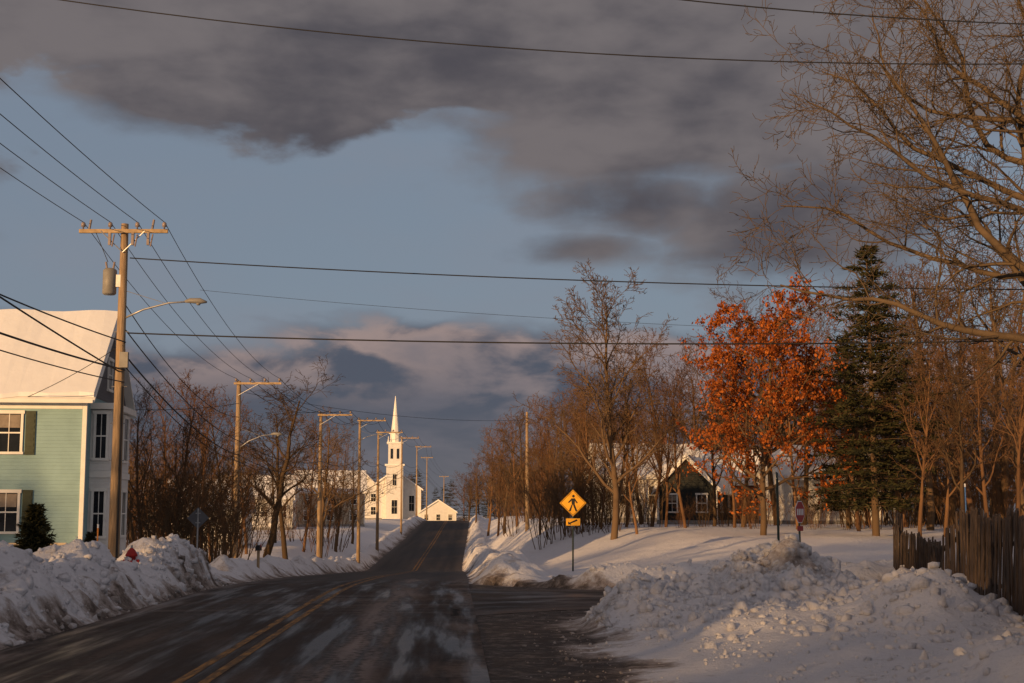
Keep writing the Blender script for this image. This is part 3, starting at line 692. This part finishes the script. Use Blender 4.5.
# ------------------------------------------------------------------ utility poles
POLES=[]
def utility_pole(px,Y,top,arm=(-1.5,1.5),armz=.25,lamp=None,can=False,x=None,lean=0,r=.16,zt=None):
    p=W(px,top,Y); X=p[0] if x is None else x; ztop=p[2] if zt is None else zt; zb=tz(X,Y)-.5; H=ztop-zb
    e=empty('utility_pole',(X,Y,zb))
    t=Tubes(); t.add([(-lean*H,0,0),(-lean*H*.5,0,H*.5),(0,0,H)],[r,r*.82,r*.62],10); t.obj('pole',M['pole'],e)
    atts=[]
    if arm:
        box('crossarm',arm[0],arm[1],-r*.75-.11,-r*.75,H-armz-.12,H-armz,M['arm'],e)
        n=4
        for i in range(n):
            xx=arm[0]+.12+(arm[1]-arm[0]-.24)*i/(n-1); tt=Tubes()
            tt.add([(xx,-r*.75-.055,H-armz),(xx,-r*.75-.055,H-armz+.08),(xx,-r*.75-.055,H-armz+.09),(xx,-r*.75-.055,H-armz+.20),(xx,-r*.75-.055,H-armz+.24)],[.025,.025,.075,.07,.035],8)
            tt.obj('insulator',M['ceramic'],e); atts.append(np.array([X+xx,Y-.15,zb+H-armz+.24]))
        for s in (-1,1):
            xe=(arm[0] if s<0 else arm[1])*.5
            if abs(xe)>.2: rod('arm_brace',(xe,-r*.75-.12,H-armz-.06),(0,-r*.8-.02,H-armz-.75),.018,M['metal'],e,5)
    if lamp:
        lz,L,up=lamp; hz=lz-zb; tt=Tubes()
        pp=[(0.1,0,hz),(L*.25,0,hz+up*.5),(L*.55,0,hz+up*.9),(L*.85,0,hz+up)]; tt.add(pp,[.035,.033,.03,.028],8); tt.obj('lamp_arm',M['metal'],e)
        tt=Tubes(); tt.add([(L*.74,0,hz+up-.01),(L*.80,0,hz+up+.02),(L*.92,0,hz+up+.01),(L*1.0,0,hz+up-.03)],[.04,.085,.10,.03],10); tt.obj('lamp_head',M['can'],e)
        tt=Tubes(); tt.add([(L*.90,0,hz+up-.07),(L*.90,0,hz+up-.13)],[.08,.05],10); tt.obj('lamp_lens',M['can'],e)
        rod('lamp_stay',(0.08,0,hz+up+.35),(L*.5,0,hz+up*.9),.01,M['metal'],e,5)
    if can:
        cz=H-2.35; tt=Tubes(); tt.add([(-.42,-.05,cz),(-.42,-.05,cz+.04),(-.42,-.05,cz+.80),(-.42,-.05,cz+.86)],[.18,.22,.22,.16],14); tt.obj('transformer',M['can'],e)
        for s in (-.1,.1): rod('bushing',(-.42+s,-.05,cz+.84),(-.42+s*1.4,-.05,cz+1.08),.035,M['ceramic'],e)
        box('bracket',-.2,-.05,-.12,.02,cz+.25,cz+.65,M['metal'],e)
        rod('riser_lead',(-.5,-.05,cz+1.08),(-.9,-.15,H-.3),.012,M['dark'],e,5)
        for q in (.30,-.45,.8):
            box('cutout',q,q+.08,-.3,-.2,H-.75,H-.35,M['ceramic'],e); rod('fuse_tube',(q+.12,-.26,H-.8),(q+.2,-.3,H-.4),.025,M['ceramic'],e,6)
        for q in (-1.1,.95):
            rod('arrester',(q,-.2,H-armz),(q+.05,-.2,H+.10),.04,M['ceramic'],e,7)
        rod('conduit',(.13,-.13,0),(.13,-.12,H*.55),.04,M['dark'],e,6)
        box('equipment_box',.05,.32,-.30,-.16,H*.60,H*.60+.5,M['can'],e)
        for q in (.35,.45,.55,.70): rod('pole_step',(-.25,-.02,H*q),(.25,-.02,H*q),.015,M['metal'],e,5)
    POLES.append(dict(x=X,y=Y,zt=ztop,zb=zb,att=atts)); return e
p1y=45
utility_pole(125,p1y,224,arm=(-1.42,1.46),lamp=(W(130,318,p1y)[2],2.75,.55),can=True,r=.19,armz=.22)
utility_pole(239,81,381,arm=(-.25,2.5),lamp=(W(240,448,81)[2],2.6,.8),r=.20,armz=.1)
utility_pole(321,102,413,arm=(-.2,2.3),armz=.1,r=.18)
utility_pole(360,128,419,arm=(-.2,2.4),armz=.1,lamp=(W(360,440,128)[2],2.2,.5),r=.18)
utility_pole(378.5,150,431,arm=(-.2,2.6),armz=.1,r=.18)
utility_pole(402,196,437,arm=(-.3,2.4),armz=.1)
utility_pole(417,252,446,arm=(-.3,2.6),armz=.1)
utility_pole(427,300,457,arm=(-1.3,1.3),armz=.1)
utility_pole(444,380,476,arm=(-1.3,1.3),armz=.1)
utility_pole(527,112,412,arm=None,r=.17)
utility_pole(0,2,0,x=-11.0,zt=11.6,arm=(-1.42,1.46),r=.19)
utility_pole(0,40,0,x=17.8,zt=10.5,arm=None,r=.17)
utility_pole(0,26,0,x=13.0,zt=11.5,arm=None,r=.17)
utility_pole(0,27,0,x=-15.5,zt=13.0,arm=None,r=.17)

def wire(a,b,sag,r=.013,name='overhead_wire'):
    a=np.asarray(a,float);b=np.asarray(b,float);n=26;t=np.linspace(0,1,n)[:,None]
    p=a*(1-t)+b*t; p[:,2]-=(4*sag*t*(1-t))[:,0]; T=Tubes(); T.add(p,r,5); return T.obj(name,M['dark'])
P0=POLES[10];seq=[P0]+POLES[:9]
for i in range(len(seq)-1):
    A,B=seq[i],seq[i+1]
    far=i>3
    for k in range(4):
        if far and k in (1,): continue
        wire(A['att'][k],B['att'][k],.5 if i==0 else .8,.012 if i<2 else .016)
    for dz,rr in ((-3.9,.022),(-4.8,.03),(-5.2,.018)):
        f=1 if i<1 else .9
        wire((A['x']+.15,A['y'],A['zt']+dz*f),(B['x']+.15,B['y'],B['zt']+dz*(.9 if i else 1)),.55,rr if i<2 else .02)
P1=POLES[0]
wire((P1['x']+.2,45,W(165,258,45)[2]),W(1110,290,44),.25,.020)
wire((P1['x']+.2,45,W(135,333,45)[2]),W(1060,340,41),.22,.024)
wire(W(-160,-36,27),W(1200,60,26),.75,.013)
wire(W(480,-26,26),W(1170,27,26),.25,.014)
wire((P1['x'],45,W(125,372,45)[2]),(P0['x']-2.6,18,9.6),.2,.026)
wire((P1['x'],45,W(125,345,45)[2]),W(20,400,50)+[0,0,0],.12,.012)
wire((P1['x'],45,W(125,300,45)[2]),(POLES[1]['x'],81,POLES[1]['zt']-2.1),.9,.018)
wire((POLES[1]['x'],81,POLES[1]['zt']-1.3),W(100,408,56),.2,.016)
wire(W(200,290,60),W(1110,335,60),.5,.008)
wire((POLES[1]['x'],81,POLES[1]['zt']-.6),W(527,420,112),.6,.012)

# ------------------------------------------------------------------ signs and small things
def poly_plate(name,pts,th,m,parent,off=0):
    n=len(pts); v=[(a,off,z) for a,z in pts]+[(a,off+th,z) for a,z in pts]
    f=[tuple(range(n)),tuple(range(2*n-1,n-1,-1))]+[(i,i+n,(i+1)%n+n,(i+1)%n) for i in range(n)]
    return mesh_obj(name,v,f,m,parent)
def disc(r,n,cx=0,cz=0,rot=0): return [(cx+r*math.cos(rot+2*math.pi*i/n),cz+r*math.sin(rot+2*math.pi*i/n)) for i in range(n)]
Y=56;p=W(573,503,Y);zb=tz(p[0],Y);e=empty('pedestrian_crossing_sign',(p[0],Y,zb),math.radians(-4));zc=p[2]-zb
rod('post',(-.02,.04,-.4),(0,.04,zc+.5),.035,M['post'],e)
poly_plate('diamond_plate',disc(.53,4,0,zc,0),.012,M['yellow'],e)
bd=disc(.49,4,0,zc,0)
for i in range(4):
    a,b=np.array(bd[i]),np.array(bd[(i+1)%4]); t=Tubes(); t.add([(a[0],-.004,a[1]),(b[0],-.004,b[1])],.009,4); t.obj('border',M['black'],e,False)
fy=-.006
poly_plate('figure_head',disc(.055,10,.02,zc+.27),.003,M['black'],e,off=fy)
poly_plate('figure_body',[(-.07,zc+.18),(.08,zc+.19),(.07,zc-.05),(-.05,zc-.05)],.003,M['black'],e,off=fy)
poly_plate('figure_leg_front',[(-.01,zc-.052),(.07,zc-.052),(.17,zc-.32),(.10,zc-.33)],.003,M['black'],e,off=fy)
poly_plate('figure_leg_back',[(-.05,zc-.052),(-.012,zc-.052),(-.09,zc-.33),(-.17,zc-.31)],.003,M['black'],e,off=fy)
poly_plate('figure_arm_front',[(.082,zc+.17),(.19,zc+.01),(.15,zc-.02),(.078,zc+.08)],.003,M['black'],e,off=fy)
poly_plate('figure_arm_back',[(-.072,zc+.17),(-.20,zc+.03),(-.16,zc-.0),(-.068,zc+.08)],.003,M['black'],e,off=fy)
z2=W(573,522,Y)[2]-zb
poly_plate('arrow_plaque',[(-.28,z2-.14),(.28,z2-.14),(.28,z2+.14),(-.28,z2+.14)],.012,M['yellow'],e)
poly_plate('arrow',[(-.2,z2-.1),(-.2,z2+.02),(-.14,z2-.02),(.15,z2+.11),(.18,z2+.05),(-.1,z2-.06),(-.06,z2-.1)],.003,M['black'],e,off=fy)
Y=40.5;p=W(800,512,Y);zb=tz(p[0],Y);e=empty('stop_sign',(p[0],Y,zb),math.radians(55));zc=p[2]-zb
rod('post',(0,.03,-.4),(0,.03,zc+.35),.032,M['post'],e)
poly_plate('octagon_rim',disc(.34,8,0,zc,math.pi/8),.010,M['signwhite'],e);poly_plate('octagon_face',disc(.315,8,0,zc,math.pi/8),.003,M['red'],e,off=-.004)
poly_plate('rear_plate',disc(.31,8,0,zc,math.pi/8),.003,M['signback'],e,off=.011)
for i,dx in enumerate((-.18,-.06,.06,.18)): poly_plate('letter_%d'%i,[(dx-.04,zc-.09),(dx+.04,zc-.09),(dx+.04,zc+.09),(dx-.04,zc+.09)],.003,M['signwhite'],e,off=-.008)
poly_plate('plaque',[(-.2,zc-.54),(.2,zc-.54),(.2,zc-.40),(-.2,zc-.40)],.008,M['red'],e)
Y=39.5;p=W(777,475,Y);zb=tz(p[0],Y);e=empty('street_name_sign',(p[0],Y,zb),math.radians(76));zc=p[2]-zb
rod('post',(0,0,-.4),(0,0,zc-.1),.035,M['post'],e)
box('blade',-.42,.42,-.012,.012,zc-.09,zc+.07,M['post'],e)
Y=60;p=W(198,518,Y);zb=tz(p[0],Y);e=empty('warning_sign',(p[0],Y,zb),math.radians(6));zc=p[2]-zb
rod('post',(0,-.04,-.4),(0,-.04,zc+.4),.035,M['metal'],e);poly_plate('diamond_back',disc(.46,4,0,zc),.012,M['signback'],e)
for s in (-.2,.2): box('bracket',-.1,.1,-.02,-.002,zc+s-.02,zc+s+.02,M['metal'],e)
Y=35.5;X=W(131,570,Y)[0];zb=tz(X,Y)-.48;e=empty('fire_hydrant',(X,Y,zb))
t=Tubes();t.add([(0,0,0),(0,0,.05),(0,0,.06),(0,0,.5),(0,0,.51),(0,0,.55),(0,0,.66),(0,0,.72)],[.16,.16,.11,.11,.15,.15,.09,.03],14);t.obj('barrel',M['red'],e)
rod('outlet',(-.2,0,.38),(.2,0,.38),.055,M['red'],e);rod('pumper_outlet',(0,0,.36),(0,-.2,.36),.07,M['red'],e);rod('operating_nut',(0,0,.7),(0,0,.79),.03,M['metal'],e,5)
for nm,px,py,Y,m in (('snow_marker_stake',98,528,44,M['orange']),('snow_marker_stake',965,487,50,M['blue'])):
    p=W(px,py,Y);zb=tz(p[0],Y);e=empty(nm,(p[0],Y,zb));h=p[2]-zb
    rod('stake',(0,0,-.3),(0,0,h),.025,m,e,6);rod('reflector',(0,0,h),(0,0,h+.12),.03,M['signwhite'],e,8)
Y=58;x=W(302,570,Y)[0];x=min(x,float(xc(Y)-hw(Y)-1.2));zb=tz(x,Y);e=empty('mailbox',(x,Y,zb))
box('post',-.05,.05,-.05,.05,-.5,.75,M['pole'],e)
v=[]
for y in (-.25,.25):
    v+= [(-.09,y,.76),(.09,y,.76)]+[(.09*math.cos(a),y,.9+.09*math.sin(a)) for a in np.linspace(0,math.pi,8)]
mesh_obj('box',v,[tuple(range(10)),tuple(range(19,9,-1))]+[(i,i+10,(i+1)%10+10,(i+1)%10) for i in range(10)],M['dark'],e)
box('flag',.095,.105,-.1,.05,.9,1.05,M['red'],e)

def fence():
    e=empty('stockade_fence');rng=np.random.RandomState(9)
    a=np.array([10.75,40.]);b=np.array([5.9,9.6]);d=b-a;L=np.linalg.norm(d);d/=L;nrm=np.array([-d[1],d[0]])
    V=[];Fc=[];n=0;s=0
    while s<L:
        w=rng.uniform(.085,.12);h=rng.uniform(1.44,1.60)+.10*math.sin(s*.5)+( .15 if s>19 else 0)
        if rng.rand()<.06: h-=rng.uniform(.1,.4)
        if rng.rand()<.02: s+=w; continue
        c=a+d*s; z=tz(c[0],c[1])-.25; z=min(z,.3); ln=rng.normal(.0,.025)+.09*math.sin(s*.55); lo=rng.normal(.05,.035)
        th=.03
        prof=[(0,0),(w,0),(w,h+.25-.05),(w*.5,h+.25),(0,h+.25-.05)]
        for o_ in (0,th):
            for u,zz in prof:
                q=c+d*(u+zz*ln)+nrm*(o_+zz*lo); V.append((q[0],q[1],z+zz))
        Fc+= [tuple(n+i for i in range(5)),tuple(n+9-i for i in range(5))]+[(n+i,n+5+i,n+5+(i+1)%5,n+(i+1)%5) for i in range(5)]
        n+=10; s+=w+rng.uniform(.003,.018)
    mesh_obj('pickets',V,Fc,M['fence'],e)
    for hz in (.45,1.15):
        t=Tubes(); pts=[]
        for s in np.arange(0,L,1.2):
            c=a+d*s+nrm*(.09+.04*hz); pts.append((c[0],c[1],min(tz(c[0],c[1])-.25,.3)+.25+hz))
        t.add(pts,.04,6); t.obj('rail',M['fence'],e)
    for i,s in enumerate(np.arange(0,L,2.4)):
        c=a+d*s+nrm*.22; z=min(tz(c[0],c[1])-.3,.3); rod('post_%d'%i,(c[0],c[1],z-.3),(c[0]+.05,c[1],z+1.75),.055,M['fence'],e,7)
fence()

# ------------------------------------------------------------------ sky and sun
world=bpy.data.worlds.new('World');scene.world=world;world.use_nodes=True
try:
    world.cycles.sampling_method='MANUAL'; world.cycles.sample_map_resolution=512
except Exception as ex: print(ex)
nt=world.node_tree;N,L=nt.nodes,nt.links
bg=N['Background'];bg.inputs['Strength'].default_value=.1
sky=N.new('ShaderNodeTexSky');sky.sky_type='NISHITA';sky.sun_disc=False;sky.sun_elevation=EL;sky.sun_rotation=math.pi+AZ
sky.air_density=1.0;sky.dust_density=1.0
tc=N.new('ShaderNodeTexCoord');sep=N.new('ShaderNodeSeparateXYZ');L.new(tc.outputs['Generated'],sep.inputs[0])
def mth(op,a,b=None,c=None):
    n=N.new('ShaderNodeMath');n.operation=op
    for i,v in enumerate((a,b,c)):
        if v is None: continue
        if isinstance(v,(int,float)): n.inputs[i].default_value=v
        else: L.new(v,n.inputs[i])
    return n.outputs[0]
def ss(v,a,b,o0=0,o1=1):
    n=N.new('ShaderNodeMapRange');n.interpolation_type='SMOOTHSTEP';n.inputs[1].default_value=a;n.inputs[2].default_value=b;n.inputs[3].default_value=o0;n.inputs[4].default_value=o1
    L.new(v,n.inputs[0]);return n.outputs[0]
def mixc(f,a,b):
    n=N.new('ShaderNodeMix');n.data_type='RGBA'
    if isinstance(f,(int,float)): n.inputs[0].default_value=f
    else: L.new(f,n.inputs[0])
    for i,v in ((6,a),(7,b)):
        if isinstance(v,tuple): n.inputs[i].default_value=(*[q*10 for q in v],1)
        else: L.new(v,n.inputs[i])
    return n.outputs[2]
U=mth('ARCTAN2',sep.outputs[0],sep.outputs[1]);V_=mth('ARCSINE',sep.outputs[2])
cb=N.new('ShaderNodeCombineXYZ');L.new(mth('MULTIPLY',U,1.0),cb.inputs[0]);L.new(mth('MULTIPLY',V_,2.2),cb.inputs[1])
def noise(sc,det=7,ro=.55,off=(0,0,0),dist=0):
    mp=N.new('ShaderNodeMapping');mp.inputs['Location'].default_value=off;L.new(cb.outputs[0],mp.inputs[0])
    n=N.new('ShaderNodeTexNoise');n.inputs['Scale'].default_value=sc;n.inputs['Detail'].default_value=det;n.inputs['Roughness'].default_value=ro;n.inputs['Distortion'].default_value=dist
    L.new(mp.outputs[0],n.inputs['Vector']);return n.outputs[0]
nb=noise(4.5,7,.50,(3,1,0),.3);nf=noise(13,6,.54,(1,5,2),.2);nl=noise(3.4,5,.54,(7,2,1))
nbc=mth('SUBTRACT',nb,.5);nfc=mth('SUBTRACT',nf,.5)
def blob(u0,v0,ru,rv,amp):
    a=mth('DIVIDE',mth('SUBTRACT',U,u0),ru);b=mth('DIVIDE',mth('SUBTRACT',V_,v0),rv)
    d=mth('SQRT',mth('ADD',mth('MULTIPLY',a,a),mth('MULTIPLY',b,b)))
    return mth('MULTIPLY',ss(d,0,1.6,1,0),amp)
pu=lambda px:(px-512)/1400
pv=lambda py:(515-py)/1400
deck=ss(mth('ADD',V_,mth('ADD',mth('MULTIPLY',nbc,.12),mth('MULTIPLY',nfc,.05))),.238,.318)
dens=mth('MULTIPLY',deck,1.2)
for b in [(pu(150),pv(100),.17,.045,.75),(pu(690),pv(125),.22,.070,1.0),(pu(650),pv(205),.12,.045,.85),(pu(800),pv(225),.15,.065,.95),(pu(600),pv(250),.08,.022,.8),(pu(450),pv(118),.08,.03,.6)]:
    dens=mth('MAXIMUM',dens,blob(*b))
dens=mth('ADD',dens,mth('ADD',mth('MULTIPLY',nbc,1.2),mth('MULTIPLY',nfc,.60)))
hi=ss(dens,.26,.70)
skyc=N.new('ShaderNodeMix');skyc.data_type='RGBA';skyc.inputs[0].default_value=.85;L.new(sky.outputs[0],skyc.inputs[6]);skyc.inputs[7].default_value=(1.95,2.40,3.15,1)
basec=skyc.outputs[2]
veil=ss(noise(6,5,.55,(9,4,0),.4),.38,.75,0,.5)
basec=mixc(veil,basec,(.225,.245,.295))
hicol=mixc(ss(mth('ADD',nl,mth('MULTIPLY',nfc,.40)),.36,.64),(.080,.075,.088),(.172,.153,.158))
col=mixc(hi,basec,hicol)
le=mth('ADD',V_,mth('ADD',mth('MULTIPLY',nbc,-.09),mth('MULTIPLY',nfc,-.050)))
le=mth('ADD',le,mth('MULTIPLY',ss(U,-.1,.25),.02))
low=ss(le,.120,.144,1,0)
rim=mth('MULTIPLY',ss(le,.070,.122),low)
lowcol=mixc(ss(V_,.0,.09),(.135,.130,.145),(.074,.084,.115))
lowcol=mixc(mth('MULTIPLY',mth('MULTIPLY',rim,ss(nf,.40,.60)),.9),lowcol,(.38,.275,.245))
lowcol=mixc(mth('MULTIPLY',ss(mth('ADD',nl,nfc),.50,.74),.45),lowcol,(.185,.165,.185))
col=mixc(mth('MULTIPLY',low,.93),col,lowcol)
boost=mth('ADD',1.0,mth('ADD',mth('MULTIPLY',ss(mth('MULTIPLY',sep.outputs[1],-1.0),-.5,.8),1.10),mth('MULTIPLY',ss(V_,.45,1.1),.45)))
warm=N.new('ShaderNodeMix');warm.data_type='RGBA';warm.blend_type='MULTIPLY';L.new(ss(mth('MULTIPLY',sep.outputs[1],-1.0),-.1,.8),warm.inputs[0]);L.new(col,warm.inputs[6]);warm.inputs[7].default_value=(1.06,1.0,.92,1)
sc=N.new('ShaderNodeVectorMath');sc.operation='SCALE';L.new(warm.outputs[2],sc.inputs[0]);L.new(boost,sc.inputs[3])
L.new(sc.outputs[0],bg.inputs['Color'])

sd=bpy.data.lights.new('sun','SUN');sd.energy=5.0;sd.angle=math.radians(.5);sd.color=(1,.585,.25)
so=bpy.data.objects.new('sun',sd);scene.collection.objects.link(so)
tosun=Vector((-math.sin(AZ)*math.cos(EL),-math.cos(AZ)*math.cos(EL),math.sin(EL)))
so.rotation_euler=tosun.to_track_quat('Z','Y').to_euler()

cam=bpy.data.cameras.new('camera');co_=bpy.data.objects.new('camera',cam);scene.collection.objects.link(co_)
co_.location=(0,0,CH);co_.rotation_euler=(math.pi/2+TILT,0,0);cam.sensor_width=36;cam.lens=36*F/1024;cam.clip_end=5000;cam.clip_start=.1
scene.camera=co_
scene.view_settings.view_transform='Standard';scene.view_settings.look='None';scene.view_settings.exposure=0
